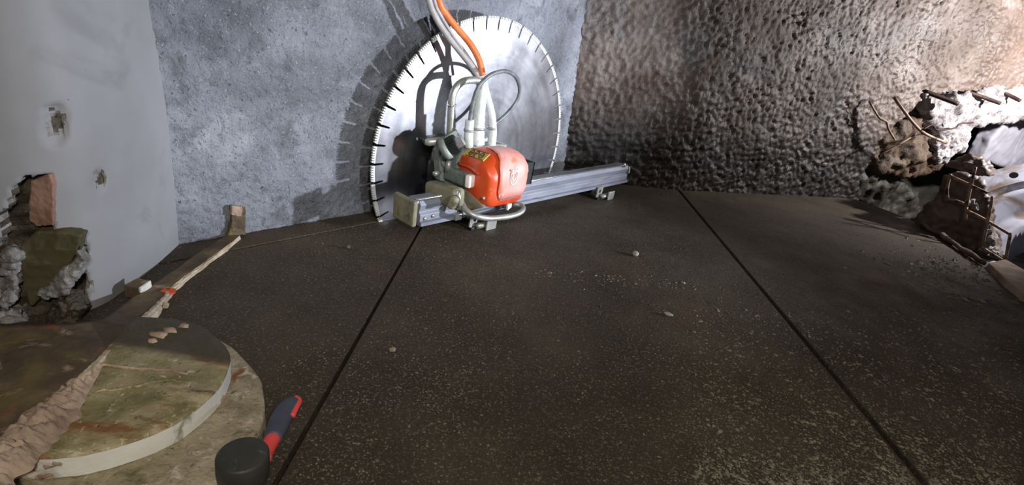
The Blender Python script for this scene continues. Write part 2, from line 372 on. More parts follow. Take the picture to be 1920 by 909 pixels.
cav = [(1560, 520), (1606, 372), (1614, 330), (1640, 290), (1652, 262), (1680, 236), (1700, 215), (1735, 182), (1775, 172), (1850, 168), (2100, 160), (2400, 600)]
def lean_right(c, t): return c - A*(.115*c.z)*max(0, 1-t*4) 
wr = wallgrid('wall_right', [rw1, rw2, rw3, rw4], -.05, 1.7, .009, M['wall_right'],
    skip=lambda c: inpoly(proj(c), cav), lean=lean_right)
displace(wr, dtex('CLOUDS', .022, 2), .030); displace(wr, dtex('CLOUDS', .2, 3), .03)

# grey rounded wall on the left
fl = [Vector((-2.2, .70, 0)), gz(-60, 612), gz(40, 604), gz(120, 593), gz(190, 572), gz(245, 535), gz(290, 500), gz(335, 460)]
fl[-1] = wb(-1.0955); foot_l = catmull(fl[1:], 8); foot_l = [fl[0]]+foot_l
hole = [(-5, 600), (-5, 470), (20, 380), (30, 350), (55, 332), (82, 328), (92, 350), (92, 432), (128, 434), (152, 442), (158, 470), (150, 505), (160, 540), (168, 575), (175, 620), (-5, 640)]
def lw_lean(c, t):
    k = 4*(c.z/.7)*(1-c.z/.7) if 0 < c.z < .7 else 0
    return c + A*(.012*k - .033*c.z)*max(0, t*3-2)
dent = [((105, 235), 24, 45), ((185, 340), 14, 24), ((92, 205), 8, 8)]
def lw_mat(c):
    p = proj(c); nzv = 14*noise.noise(c*22)+6*noise.noise(c*60)
    if inpoly((p[0]+nzv, p[1]+nzv), hole): return 2
    if inpoly((p[0]+nzv+9, p[1]+nzv-5), hole) or inpoly((p[0]+nzv-9, p[1]+nzv+5), hole): return 1
    for (cx, cy), rx, ry in dent:
        if ((p[0]-cx+nzv*.6)/rx)**2+((p[1]-cy+nzv*.6)/ry)**2 < .22: return 2
        if ((p[0]-cx+nzv*.9)/rx)**2+((p[1]-cy+nzv*.9)/ry)**2 < .42: return 1
    return 0
wl = wallgrid('wall_left', foot_l, -.02, 1.25, .006, [M['grey_paint'], M['raw_edge'], M['cavity']], matfun=lw_mat, lean=lw_lean)
for v in wl.data.vertices:                              # knock the broken patches back into the wall
    c = v.co; p = proj(c); d = 0
    nzv = 14*noise.noise(c*22)+6*noise.noise(c*60)
    out = Vector((c.x+1.6, c.y-1.3, 0)); out = Vector((.55, -.83, 0))
    if inpoly((p[0]+nzv, p[1]+nzv), hole): d = .032+.014*noise.noise(c*30)+.006*noise.noise(c*70)
    else:
        for (cx, cy), rx, ry in dent:
            q = ((p[0]-cx)/rx)**2+((p[1]-cy)/ry)**2
            if q < 1: d = max(d, .016*(1-q)**.6*(1+.9*noise.noise(c*90)))
    if d: v.co = c - out*d
def wlp(px, py, off=0):
    P = onpl(px, py, gz(90, 600), Vector((.30, -.954, 0))); return P - Vector((.30, -.954, 0))*off
bk = rock('exposed_brick', M['brick'], [wlp(*q, .018) for q in [(48, 345), (84, 332), (91, 350), (91, 428), (60, 432), (44, 420)]], Vector((-.3, .95, 0))*.03, .002, 2, 30, 3, parent=wl)
bk['label'] = 'pinkish brick exposed where the plaster broke away'
sk = rock('exposed_stone', M['stone'], [wlp(*q, .012) for q in [(32, 462), (60, 438), (118, 440), (148, 446), (140, 476), (112, 520), (80, 552), (52, 580), (34, 540)]], Vector((-.3, .95, 0))*.03, .003, 2, 20, 5, parent=wl)
sk['label'] = 'flat olive stone exposed in the broken wall foot'
pk = rock('broken_plaster_edge', M['raw_edge'], [wlp(*q, .0) for q in [(146, 470), (160, 490), (140, 520), (120, 548), (84, 562), (74, 552), (112, 520)]], Vector((-.3, .95, 0))*.03, .010, 5, 34, 6, parent=wl, smooth=True)
for i, q in enumerate([[(8, 480), (24, 470), (30, 520), (24, 570), (6, 580)], [(2, 585), (40, 578), (48, 604), (2, 612)], [(96, 575), (128, 560), (150, 575), (140, 600), (100, 606)]]):
    rock('plaster_lump', M['raw_edge'] if i < 2 else M['cavity'], [wlp(*p, -.004) for p in q], Vector((-.3, .95, 0))*.04, .014, 5, 30, 10+i, parent=wl, smooth=True)

# ------------------------------------------------------------------ mortar strip of the removed partition, running up the wall
kr = [(450, 441, .012), (400, 480, .013), (350, 516, .015), (320, 541, .018), (292, 571, .03), (240, 619, .065), (180, 677, .09), (120, 737, .094), (60, 800, .094), (0, 862, .094), (-90, 950, .094)]
kl_ = [(430, 437), (376, 470), (318, 512), (286, 534), (246, 560), (190, 597), (110, 606), (20, 608), (-40, 612), (-100, 640), (-170, 700)]
rt = catmull([gz(x, y, z) for x, y, z in kr], 8); lt = catmull([gz(x, y, kr[i][2]) for i, (x, y) in enumerate(kl_)], 8)
bm = NB(); rows = []
for i, (p, q) in enumerate(zip(rt, lt)):
    jr = .0035*noise.noise(p*30)+.002*noise.noise(p*90)
    p = p+Vector((jr, 0, jr*.6)); row = [bm.verts.new((p.x+.004, p.y, -.004))]
    for k in range(13):
        c = p.lerp(q, k/12); c.z += .003*noise.noise(c*25)
        row.append(bm.verts.new(c))
    row.append(bm.verts.new((q.x, q.y, -.004))); rows.append(row)
for a, b in zip(rows, rows[1:]):
    for k in range(len(a)-1):
        f = bm.faces.new((a[k], b[k], b[k+1], a[k+1])); f.material_index = 1 if k == 0 else 0; f.smooth = k > 0
strip = fin('trim_1', bm, [M['kerb'], M['pale']]); tag(strip, kind='structure')
bm = NB()      # crumbling pale arris
tube(bm, [p+Vector((.002, 0, -.004)) for p in rt[2:-22]], .004, 6, 2, True, lambda t: (.0036+.0038*t)*(1+.5*noise.noise(Vector((t*80, 0, 0)))))
rough(bm, .0016, 90, 4); ae = fin('mortar_edge', bm, M['pale'], strip); ae['label'] = 'pale crumbling edge of the strip'
# the trace of it on the wall
poly = [onpl(x, y, wb(0, 0, WN+.002), N) for x, y in [(424, 440), (430, 420), (433, 385), (456, 386), (455, 436)]]
tr = rock('trim_2', M['kerb'], poly, -N*.03+Vector((0, 0, 0)), .004, 3, 30, 2); tag(tr, kind='structure')
tr.location = N*.016
poly = [onpl(x, y, wb(0, 0, WN+.022), N) for x, y in [(434, 404), (435, 386), (455, 387), (455, 408)]]
tp = rock('pale_patch', M['dust'], poly, -N*.012, .003, 3, 40, 3, parent=None); tp.parent = tr; tp.matrix_parent_inverse = Matrix.Translation(-N*.016)
# orange spray mark
bm = NB()
for pts in ([(300, 545), (318, 539), (330, 541), (328, 548), (316, 550)], [(303, 541), (320, 538), (318, 543)]):
    prism(bm, [gz(x, y, .021) for x, y in pts], (0, 0, -.004))
sp_ = fin('spray_mark', bm, M['orange_paint'], strip); sp_['label'] = 'orange spray paint mark on the strip'
# dusty mortar heap where strip and manhole collar meet
hp = [gz(x, y, .094) for x, y in [(190, 668), (150, 712), (112, 752), (62, 800), (20, 842), (-30, 890), (-90, 950)]]
hp = catmull(hp, 34); bm = NB(); rows = []
for i, p in enumerate(hp):
    t = i/(len(hp)-1); d = (hp[min(i+1, len(hp)-1)]-hp[max(0, i-1)]).xy.normalized(); nv = Vector((-d.y, d.x, 0))
    wd = .006+.034*min(1, t*2.2); row = []
    for k in range(17):
        u = k/8-1; c = p+nv*(u*wd*(1+.35*noise.noise(Vector((t*14, u, 5)))))
        c.z = .086+.018*min(1, t*3)*(1-u*u)*(1+.6*noise.noise(c*45))+.011*noise.noise(c*95)*(1-u*u)+.006*noise.noise(c*220)*(1-u*u)
        row.append(bm.verts.new(c))
    rows.append(row)
for a, b in zip(rows, rows[1:]):
    for k in range(16): bm.faces.new((a[k], a[k+1], b[k+1], b[k]))
hpo = fin('mortar_ridge', bm, M['dust'], strip, True); hpo['label'] = 'pale crumbly mortar ridge along the strip'

# ------------------------------------------------------------------ round cover on its collar
def clipkerb(poly, off):
    """cut a plan outline along the strip"""
    p0, p1 = gz(240, 619, .065), gz(-90, 950, .094)
    d = (p1-p0).xy.normalized(); nn = Vector((-d.y, d.x))
    if nn.x < 0: nn = -nn
    out = []; n = len(poly)
    f = lambda p: (p.xy-p0.xy).dot(nn)-off
    for i in range(n):
        a, b = poly[i], poly[(i+1) % n]; fa, fb = f(a), f(b)
        if fa >= 0: out.append(a)
        if fa*fb < 0: out.append(a.lerp(b, fa/(fa-fb)))
    return out
def disc(name, cx, cy, r, z0, z1, mats, parent, jag, off, seed):
    pts = []
    for k in range(96):
        t = k/96*2*math.pi; rr = r*(1+jag*noise.noise(Vector((math.cos(t)*3, math.sin(t)*3, seed))))
        pts.append(Vector((cx+rr*math.cos(t), cy+rr*math.sin(t), z0)))
    pts = clipkerb(pts, off); ev = .004
    bm = NB(); n = len(pts); c = Vector((cx, cy, 0))
    lv = [(z0, 1.0), (z1-ev, 1.0), (z1, .985), (z1+.001, .9), (z1+.001, .6), (z1, .3)]
    loops = [[bm.verts.new((c.x+(p.x-c.x)*s, c.y+(p.y-c.y)*s, z+.0015*noise.noise(p*60)*(1 if s > .95 else 0))) for p in pts] for z, s in lv]
    for i, (a, b) in enumerate(zip(loops, loops[1:])):
        for k in range(n):
            f = bm.faces.new((a[k], a[(k+1) % n], b[(k+1) % n], b[k])); f.material_index = 1 if i < 1 else 0
            f.smooth = i > 0
    bm.faces.new(loops[-1]); bm.faces.new(loops[0][::-1])
    return fin(name, bm, mats, parent)
mh = empty('manhole_cover', (-.642, .711, 0))
tag(mh, 'round rust-streaked concrete cover with white rim on the stained collar', 'manhole cover')
d1 = disc('lid', -.642, .711, .1846, .046, .085, [M['cover_top'], M['cover_rim']], None, .02, .004, 1); d1.parent = mh; d1.location = -mh.location
bm = NB()
for k in range(40):
    pass
# raised crust on the lid
def blob(bm, c, rx, ry, rz, seed, sub=2):
    r = bmesh.ops.create_icosphere(bm, subdivisions=sub, radius=1)
    for v in r['verts']:
        s = 1+.55*noise.noise(v.co*1.7+Vector((seed, 0, 0)))+.25*noise.noise(v.co*5+Vector((seed, 0, 0)))
        v.co = Vector(c)+Vector((v.co.x*rx*s, v.co.y*ry*s, max(-.2, v.co.z)*rz*s))
for i, (x, y, rx, ry) in enumerate([(300, 628, .018, .010), (318, 620, .014, .008), (345, 612, .010, .007), (285, 640, .010, .006)]):
    blob(bm, gz(x, y, .0855), rx, ry, .006, i)
q = fin('mortar_crust', bm, M['dust'], None, True); q.parent = mh; q.location = -mh.location
bm = NB(); pts = [gz(x, y, .0858) for x, y in [(150, 690), (200, 686), (250, 690), (310, 694), (350, 702)]]
tube(bm, pts, .003, 6, 8, True, lambda t: .0025*(1+.9*noise.noise(Vector((t*22, 3, 0))))); rough(bm, .003, 50, 2)
q = fin('raised_seam', bm, M['dust'], None, True); q.parent = mh; q.location = -mh.location; q['label'] = 'pale ridge across the lid'
bm = NB(); pts = [gz(x, y, .0855) for x, y in [(180, 735), (225, 728), (262, 722), (300, 712), (340, 714)]]
tube(bm, pts, .002, 6, 8, True, lambda t: .0022*(1+1.2*noise.noise(Vector((t*26, 8, 0))))); rough(bm, .003, 50, 5)
q = fin('raised_seam', bm, M['cover_top'], None, True); q.parent = mh; q.location = -mh.location
co = disc('manhole_collar', -.669, .614, .3103, -.004, .044, [M['ring'], M['ring']], None, .03, .004, 2)
tag(co, 'stained round concrete collar under the cover, rounded edge against the floor', 'manhole collar')
displace(co, dtex('CLOUDS', .05, 3), .008)
# loose stones and dabs on the collar
def stone(px, py, z, s, seed, label, mat='chip', name='rubble_stone', group=None, cat='stone'):
    me = pebble_mesh(name, M[mat], seed, s, 2); o = bpy.data.objects.new(name, me); COL.objects.link(o)
    o.location = gz(px, py, z); o.rotation_euler = (0, 0, seed*1.7); tag(o, label, cat, group); return o
G1 = 'stones on the collar beside the rim'
stone(112, 884, .045, .016, 1, 'small pale upright stone below the white rim, right of a similar one', group=G1)
stone(99, 893, .045, .014, 2, 'small pale upright stone below the white rim, left of a similar one', group=G1)
stone(132, 886, .045, .020, 3, 'flat pale stone lying at the left end of the white rim', group=G1)
stone(62, 893, .045, .036, 4, 'largest pale lump at the bottom left corner of the collar', group=G1)
stone(85, 866, .045, .024, 5, 'grey lump where the white rim of the cover runs out', 'ring', group=G1)
stone(412, 752, .046, .018, 6, 'dusty shard leaning on the white rim at its right end', 'dust', group=G1)
bm = NB()
for i, (x, y, z, r_) in enumerate([(60, 842, .08, .022), (85, 850, .078, .018), (108, 858, .075, .018), (132, 862, .066, .015), (70, 868, .06, .022), (40, 868, .065, .024), (150, 868, .058, .012), (96, 878, .055, .016)]):
    blob(bm, gz(x, y, z-.006), r_*1.1, r_, r_*.75, i+40, 3)
rough(bm, .004, 60, 3)
q = fin('mortar_heap', bm, M['dust'], None, True); tag(q, 'dusty mortar heap covering the left end of the white rim', 'mortar', kind='stuff')
# dabs of mortar stuck on the floor at the tip of the cover
stone(312, 577, .0, .022, 7, 'pale upright shard beside the far edge of the round cover', 'chip')

# ------------------------------------------------------------------ brick left on the strip
bt = [gz(x, y, .035) for x, y in [(231, 534), (256, 521), (280, 526), (258, 540)]]
bm = NB(); prism(bm, bt, (0, 0, -.033), .002); rough(bm, .003, 50, 3)
br = fin('brick', bm, M['kerb']); tag(br, 'broken brick with whitewashed end lying by the grey wall', 'brick')
bm = NB(); e0, e1 = bt[3], bt[2]; nf = (e1-e0).cross(Vector((0, 0, 1))).normalized()
prism(bm, [e0+nf*.001+(e1-e0)*.03, e1+nf*.001, e1+nf*.001-Vector((0, 0, .022)), e0.lerp(e1, .45)+nf*.001-Vector((0, 0, .03)), e0.lerp(e1, .3)+nf*.001-Vector((0, 0, .018)), e0+nf*.001-Vector((0, 0, .012))], nf*.004); rough(bm, .002, 60, 4)
fin('whitewashed_face', bm, M['cover_rim'], br)

# ------------------------------------------------------------------ rubber mallet
hc = gz(455, 856, .09); hz = hc.z
ml = empty('rubber_mallet', (hc.x, hc.y, .0)); tag(ml, 'black rubber mallet standing on its head, slate and coral grip', 'mallet')
bm = NB(); cyl(bm, (0, 0, .046), (0, 0, .096), 0, seg=40, rings=[(0, .034), (.06, .0355), (.5, .037), (.92, .0365), (.985, .0345), (1, .033)])
head = fin('head', bm, M['rubber'], ml, True)
hd0 = gz(500, 843, .068); hd1 = gz(549, 752, .062); hd0 = hd0-Vector((hc.x, hc.y, 0)); hd1 = hd1-Vector((hc.x, hc.y, 0))
dd = hd1-hd0
bm = NB(); tube(bm, [Vector((.02, .02, .07)), hd0-dd*.02, hd0+dd*.26], .0125, 14, 4, True); fin('collar', bm, M['grip_red'], ml, True)
side = dd.cross(Vector((0, 0, 1))).normalized()
bm = NB(); gp = [hd0+dd*.2, hd0+dd*.45+side*-.002, hd0+dd*.7+side*-.003, hd0+dd*.88+side*.001, hd0+dd*1.0+side*.004]
tube(bm, gp, .016, 16, 6, True, lambda t: .0145+.0035*math.sin(math.pi*t)-.010*max(0, t-.9)*10*.6)
fin('grip', bm, M['grip'], ml, True)
bm = NB(); tube(bm, [hd0+dd*.62+side*.014+Vector((0, 0, .006)), hd0+dd*.8+side*.014+Vector((0, 0, .008)), hd0+dd*.95+side*.013+Vector((0, 0, .007)), hd0+dd*1.01+side*.004+Vector((0, 0, .008))], .0052, 10, 6, True)
fin('grip_inlay', bm, M['grip_red'], ml, True)

# ------------------------------------------------------------------ saw track
tk = empty('saw_track', CB0, SROT); tag(tk, 'grey aluminium guide rail standing on clamps in front of the blade', 'guide rail')
RA0, RA1 = -.452, .943
prof = [(.19, .05), (.19, .088), (.181, .098), (.188, .124), (.178, .139), (.124, .139), (.112, .124), (.119, .098), (.11, .088), (.11, .05)]
bm = NB(); prism(bm, [S(RA0, n, z) for n, z in prof], (RA1-RA0, 0, 0), .0015); fin('rail', bm, M['alu'], tk)
bm = NB(); prism(bm, [S(RA0-.001, n, z) for n, z in [(.20, .052), (.20, .064), (.188, .068), (.188, .052)]], (RA1-RA0, 0, 0)); fin('lower_flange', bm, M['alu'], tk)
bm = NB(); tube(bm, [S(RA0-.02, .186, .146), S(.88, .186, .146)], .0042, 10, 1, False); q = fin('guide_rod', bm, M['bright'], tk, True); q['label'] = 'thin bright rod along the rail top'
bm = NB(); cyl(bm, S(.892, .186, .136), S(.892, .186, .158), .006, .005); fin('end_pin', bm, M['bright'], tk, True)
bm = NB(); prism(bm, [S(RA1, n, z) for n, z in [(.195, .10), (.19, .132), (.15, .142), (.12, .12), (.15, .06)]], (.012, 0, 0), .002); fin('end_cap', bm, M['grey_cast'], tk)
bm = NB(); box(bm, S(-.512, .225, .068), S(-.494, .115, .158), .006); es_ = fin('end_stop', bm, M['tan'], tk)
es_['label'] = 'olive mud-coated stop plate on the left end of the rail'
bm = NB(); cyl(bm, S(-.494, .205, .148), S(-.478, .205, .148), .007); fin('stop_bolt', bm, M['bright'], es_, True)
bm = NB(); cyl(bm, S(-.494, .205, .078), S(-.484, .205, .078), .005); fin('stop_bolt', bm, M['bright'], es_, True)
for a_, z_ in ((-.43, .075), (-.395, .079)):
    bm = NB(); cyl(bm, S(a_, .190, z_), S(a_, .194, z_), .007, seg=14); fin('rail_screw', bm, M['zinc'], tk, True)
    
def tabhole(bm, a0, a1, n0, n1, z0, z1, hr):
    """a plate with a round hole"""
    ac, zc = (a0+a1)/2, (z0+z1)/2+.003; seg = 16
    for side_ in (0,):
        rings = []
        for n in (n0, n1):
            o_ = []; i_ = []
            for k in range(seg):
                t = 2*math.pi*k/seg; c, s = math.cos(t), math.sin(t); mm_ = max(abs(c), abs(s))
                o_.append(bm.verts.new(S(ac+(a1-a0)/2*c/mm_, n, (z0+z1)/2+(z1-z0)/2*s/mm_)))
                i_.append(bm.verts.new(S(ac+hr*c, n, zc+hr*s)))
            rings.append((o_, i_))
        (o0, i0), (o1, i1) = rings
        for k in range(seg):
            j = (k+1) % seg
            for a, b in ((o0, i0), (o1, i1)): bm.faces.new((a[k], a[j], b[j], b[k]))
            bm.faces.new((o0[k], o0[j], o1[j], o1[k])); bm.faces.new((i0[k], i0[j], i1[j], i1[k]))
for a_ in (-.165, .70):
    ft = None
    bm = NB(); box(bm, S(a_-.06, .22, 0), S(a_+.05, .09, .012), .002); box(bm, S(a_-.03, .16, .01), S(a_+.03, .10, .052), .002)
    ft = fin('foot', bm, M['black'], tk)
    bm = NB(); tabhole(bm, a_-.062, a_-.012, .205, .211, .012, .062, .009); fin('clamp_tab', bm, M['zinc'], ft)
    bm = NB(); tube(bm, [S(a_-.035, .222, .016), S(a_+.035, .222, .016)], .012, 14, 1, False); fin('clamp_barrel', bm, M['zinc'], ft, True)
    bm = NB(); box(bm, S(a_-.004, .245, 0), S(a_+.05, .238, .042), .0015, Matrix.Translation(S(0, 0, 0))); fin('clamp_plate', bm, M['zinc'], ft)

# ------------------------------------------------------------------ wall saw on the track
ws = empty('wall_saw', CB0, SROT); tag(ws, 'orange-covered wall saw with large round blade sunk into the floor', 'wall saw')
NSEG = 48; PI2 = 2*math.pi
rin = RB-.013
bm = NB(); ring = []
for k in range(NSEG):
    t0 = PI2*k/NSEG; tw = PI2/NSEG; gap = .0045/RB
    for q in range(6):
        t = t0+gap+(tw-2*gap)*q/5; ring.append((t, rin))
    ring.append((t0+tw-gap*.8, RB-.047)); ring.append((t0+tw, RB-.050)); ring.append((t0+tw+gap*.8, RB-.047))
TH = .0028
def bp(t, r, s): return Vector((r*math.cos(t), s*TH, CB.z+r*math.sin(t)))
inner = RB-.075
for s in (-1, 1):
    o_ = [bm.verts.new(bp(t, r, s)) for t, r in ring]
    i_ = [bm.verts.new(bp(t, inner, s)) for t, r in ring]
    for k in range(len(ring)):
        j = (k+1) % len(ring); bm.faces.new((o_[k], o_[j], i_[j], i_[k]))
    prev = i_
    for r in (.30, .15):
        nx = [bm.verts.new(bp(t, r, s)) for t, _ in ring]
        for k in range(len(ring)):
            j = (k+1) % len(ring); bm.faces.new((prev[k], prev[j], nx[j], nx[k]))
        prev = nx
    bm.faces.new(prev)
    if s == -1: o0 = o_
for k in range(len(ring)):
    j = (k+1) % len(ring); bm.faces.new((o0[k], o0[j], o_[j], o_[k]))
blade = fin('saw_blade', bm, M['steel'], ws); blade['label'] = 'round steel saw blade with toothed rim'
# diamond segments: seven teeth each
bm = NB(); tw = PI2/NSEG; gap = .0045/RB; nt = 7
t0, t1 = -tw/2+gap, tw/2-gap; outl = []
for q in range(nt):
    a = t0+(t1-t0)*q/nt; b = t0+(t1-t0)*(q+.56)/nt; c = t0+(t1-t0)*(q+.62)/nt; d = t0+(t1-t0)*(q+.98)/nt
    outl += [(a, RB), (b, RB), (c, RB-.0085), (d, RB-.0085)]
outl[-1] = (t1, RB-.0085)
bot = [(t, rin-.001) for t, _ in outl]
for s in (-1, 1):
    up = [bm.verts.new((r*math.cos(t), s*.004, r*math.sin(t))) for t, r in outl]; dn = [bm.verts.new((r*math.cos(t), s*.004, r*math.sin(t))) for t, r in bot]
    for k in range(len(up)-1): bm.faces.new((up[k], up[k+1], dn[k+1], dn[k]))
    if s == -1: u0, d0 = up, dn
for k in range(len(up)-1):
    bm.faces.new((u0[k], u0[k+1], up[k+1], up[k])); bm.faces.new((d0[k], d0[k+1], dn[k+1], dn[k]))
bm.faces.new((u0[0], d0[0], dn[0], up[0])); bm.faces.new((u0[-1], d0[-1], dn[-1], up[-1]))
seg0 = fin('segment', bm, M['segment'], blade)
seg0.location = (0, 0, CB.z)
for k in range(NSEG):
    ang = PI2*(k+.5)/NSEG
    if RB*math.sin(ang)+CB.z < -.03: continue
    o = seg0 if k == 0 else seg0.copy()
    if k: COL.objects.link(o)
    o.rotation_euler = (0, -ang, 0)
bm = NB(); cyl(bm, S(0, -.012, CB.z), S(0, .03, CB.z), .075, seg=40); cyl(bm, S(0, -.03, CB.z), S(0, .05, CB.z), .035, seg=24); fin('blade_flange', bm, M['zinc'], ws)
# gear arm from carriage to blade hub
bm = NB(); poly = []
p0, p1 = Vector((0, 0, CB.z)), Vector((-.26, 0, .255))
for k in range(9): t = -math.pi/2+math.pi*k/8; poly.append(Vector((p0.x+.062*math.cos(t), 0, p0.z+.062*math.sin(t))))
for k in range(9): t = math.pi/2+math.pi*k/8; poly.append(Vector((p1.x+.05*math.cos(t), 0, p1.z+.05*math.sin(t))))
prism(bm, [Vector((p.x, -.05, p.z)) for p in poly], (0, -.06, 0), .006); fin('gear_arm', bm, M['grey_cast'], ws)
# gearbox casting and carriage
bm = NB(); pts = [(-.265, .165), (-.275, .25), (-.25, .292), (-.20, .305), (-.03, .30), (-.02, .165)]
prism(bm, [S(a, .10, z) for a, z in pts], (0, -.05, 0), .008); fin('gearbox', bm, M['grey_cast'], ws, False)
bm = NB(); box(bm, S(-.27, .20, .152), S(-.0, .09, .175), .004); fin('carriage', bm, M['tan'], ws)
bm = NB(); poly = [LA(*p, -.262) for p in [(862, 345), (872, 352), (905, 387), (895, 392), (862, 398), (850, 392), (854, 372)]]
prism(bm, poly, (.022, 0, 0), .003); q = fin('carriage_plate', bm, M['tan'], ws)
bm = NB(); cyl(bm, LA(868, 358, -.264)+S(-.003, 0, 0), LA(868, 358, -.264)+S(.006, 0, 0), .006, seg=14); fin('plate_bolt', bm, M['ink'], q, True)
bm = NB(); box(bm, S(-.25, .208, .118), S(-.02, .198, .165), .003); fin('roller_plate', bm, M['zinc'], ws)
for a_ in (-.22, -.05):
    bm = NB(); cyl(bm, S(a_, .193, .094), S(a_, .215, .094), .018, seg=20); fin('guide_roller', bm, M['tan'], ws, True)
bm = NB(); q0 = L(858, 405, .2); box(bm, q0+S(-.02, .012, -.012), q0+S(.012, -.012, .012), .003); q0 = L(868, 399, .2); box(bm, q0+S(-.01, .01, -.01), q0+S(.014, -.008, .012), .003); fin('lock_block', bm, M['zinc'], ws)
# slurry coated clamp arm
def bar(bm, p0, p1, h, th, bev):
    d = (p1-p0); l = d.length; x = d.normalized(); z = Vector((0, 0, 1)); z = (z-x*z.dot(x)).normalized(); y = z.cross(x)
    Mx = Matrix((x, y, z)).transposed().to_4x4(); Mx.translation = (p0+p1)/2
    box(bm, (-l/2, -th/2, -h/2), (l/2, th/2, h/2), bev, Mx)
bm = NB(); bar(bm, L(806, 354, .09), L(862, 372, .25), .068, .06, .016); fin('clamp_arm', bm, M['tan'], ws, True)
bm = NB(); bar(bm, L(846, 374, .235), L(858, 383, .262), .05, .045, .01); fin('clamp_jaw', bm, M['tan'], ws, True)
bm = NB(); tube(bm, [L(861, 358, .262), L(860, 392, .262)], .006, 10, 1, False); fin('clamp_pin', bm, M['bright'], ws, True)
# grey locking lever
bm = NB(); bar(bm, L(838, 322, .10), L(880, 339, .225), .052, .032, .008); lv_ = fin('locking_lever', bm, M['grey_cast'], ws, True)
bm = NB(); bar(bm, L(876, 338, .222), L(886, 341, .245), .046, .034, .006); q = fin('lever_cap', bm, M['emblem'], lv_, True); q['label'] = 'pale cap on the lever end'
bm = NB(); p = L(831, 322, .1); cyl(bm, p+S(-.02, 0, 0), p+S(-.05, .01, 0), .009, seg=14); fin('lever_bolt', bm, M['zinc'], lv_, True)
bm = NB(); p = L(841, 306, .12); cyl(bm, p+Vector((0, 0, -.03)), p+Vector((0, 0, .012)), .011, seg=16); fin('knob', bm, M['zinc'], ws, True)
bm = NB(); bar(bm, L(982, 308, .2), L(982, 322, .2)+S(.004, 0, -.001), .02, .03, .004); q = fin('lever_cap', bm, M['emblem'], ws, True)
bm = NB(); box(bm, L(978, 322, .12)+S(-.03, 0, -.02), L(984, 308, .2)+S(-.0, 0, .0), .004); fin('rear_lever', bm, M['black'], ws)
# dark hydraulic motor and side plate on the left
bm = NB(); p = L(818, 318, .03); cyl(bm, p+Vector((0, 0, -.05)), p+Vector((0, 0, .09)), .034, seg=24, rings=[(0, .03), (.05, .034), (.6, .034), (.64, .028), (.8, .028), (.82, .02), (1, .02)]); fin('drive_motor', bm, M['black'], ws, True)
bm = NB(); prism(bm, [L(*q, .10) for q in [(826, 340), (823, 285), (830, 268), (848, 286), (872, 282), (885, 300), (868, 345)]], (0, .035, 0), .004); fin('side_plate', bm, M['grey_cast'], ws)
# coupling with knurled black ring and silver hex
c0, c1 = L(838, 277, .13), L(868, 262, .17); dcp = c1-c0
bm = NB(); cyl(bm, c0-dcp*.25, c0+dcp*.12, .042, seg=30); fin('coupling_flange', bm, M['grey_cast'], ws, True)
bm = NB(); u, v = frame_from(dcp)
for k in range(24):
    t = PI2*k/24; rr = (u*math.cos(t)+v*math.sin(t))
    cyl(bm, c0+dcp*.1+rr*.028, c0+dcp*.62+rr*.028, .0048, seg=6)
cyl(bm, c0+dcp*.1, c0+dcp*.62, .029, seg=24); fin('knurled_ring', bm, M['black'], ws)
bm = NB(); cyl(bm, c0+dcp*.6, c0+dcp*1.0, .021, seg=6); fin('hex_nut', bm, M['bright'], ws)
bm = NB(); bar(bm, L(826, 268, .1), L(858, 248, .12), .03, .02, .004); fin('coupling_bracket', bm, M['grey_cast'], ws)
bm = NB(); cyl(bm, L(797, 267, .09), L(828, 263, .10), .0, seg=18, rings=[(0, .009), (.12, .011), (.14, .014), (.9, .014), (1, .012)]); q = fin('hydraulic_nipple', bm, M['zinc'], ws, True)
bm = NB(); bar(bm, L(789, 262, .07), L(832, 254, .09), .014, .03, .003); fin('guard_strip', bm, M['black'], ws)

# orange motor cover: sections along n
def sect(n, a0, a1, z0, z1, e=5, k=36, cham=0):
    out = []
    for i in range(k):
        t = PI2*i/k; c, s = math.cos(t), math.sin(t)
        x = math.copysign(abs(c)**(2/e), c); y = math.copysign(abs(s)**(2/e), s)
        if cham and x*-.75+y > 1.36: 
            d = (x*-.75+y-1.36)/1.56; x += .75*d; y -= d
        out.append(S((a0+a1)/2+x*(a1-a0)/2, n, (z0+z1)/2+y*(z1-z0)/2))
    return out
secs = [(.115, -.250, -.06, .166, .288), (.150, -.258, -.058, .152, .299), (.20, -.264, -.056, .135, .307), (.25, -.264, -.056, .123, .305), (.28, -.261, -.058, .119, .294), (.297, -.254, -.062, .122, .272), (.306, -.243, -.068, .130, .255), (.309, -.22, -.085, .150, .235)]
bm = NB(); loops = [[bm.verts.new(p) for p in sect(n, a0, a1, z0, z1, 5.5, 40, 1)] for n, a0, a1, z0, z1 in secs]
for a, b in zip(loops, loops[1:]):
    for k in range(40): bm.faces.new((a[k], a[(k+1) % 40], b[(k+1) % 40], b[k]))
bm.faces.new(loops[0]); bm.faces.new(loops[-1][::-1])
mc = fin('motor_cover', bm, M['orange'], ws, True); mc['label'] = 'glossy orange motor cover'
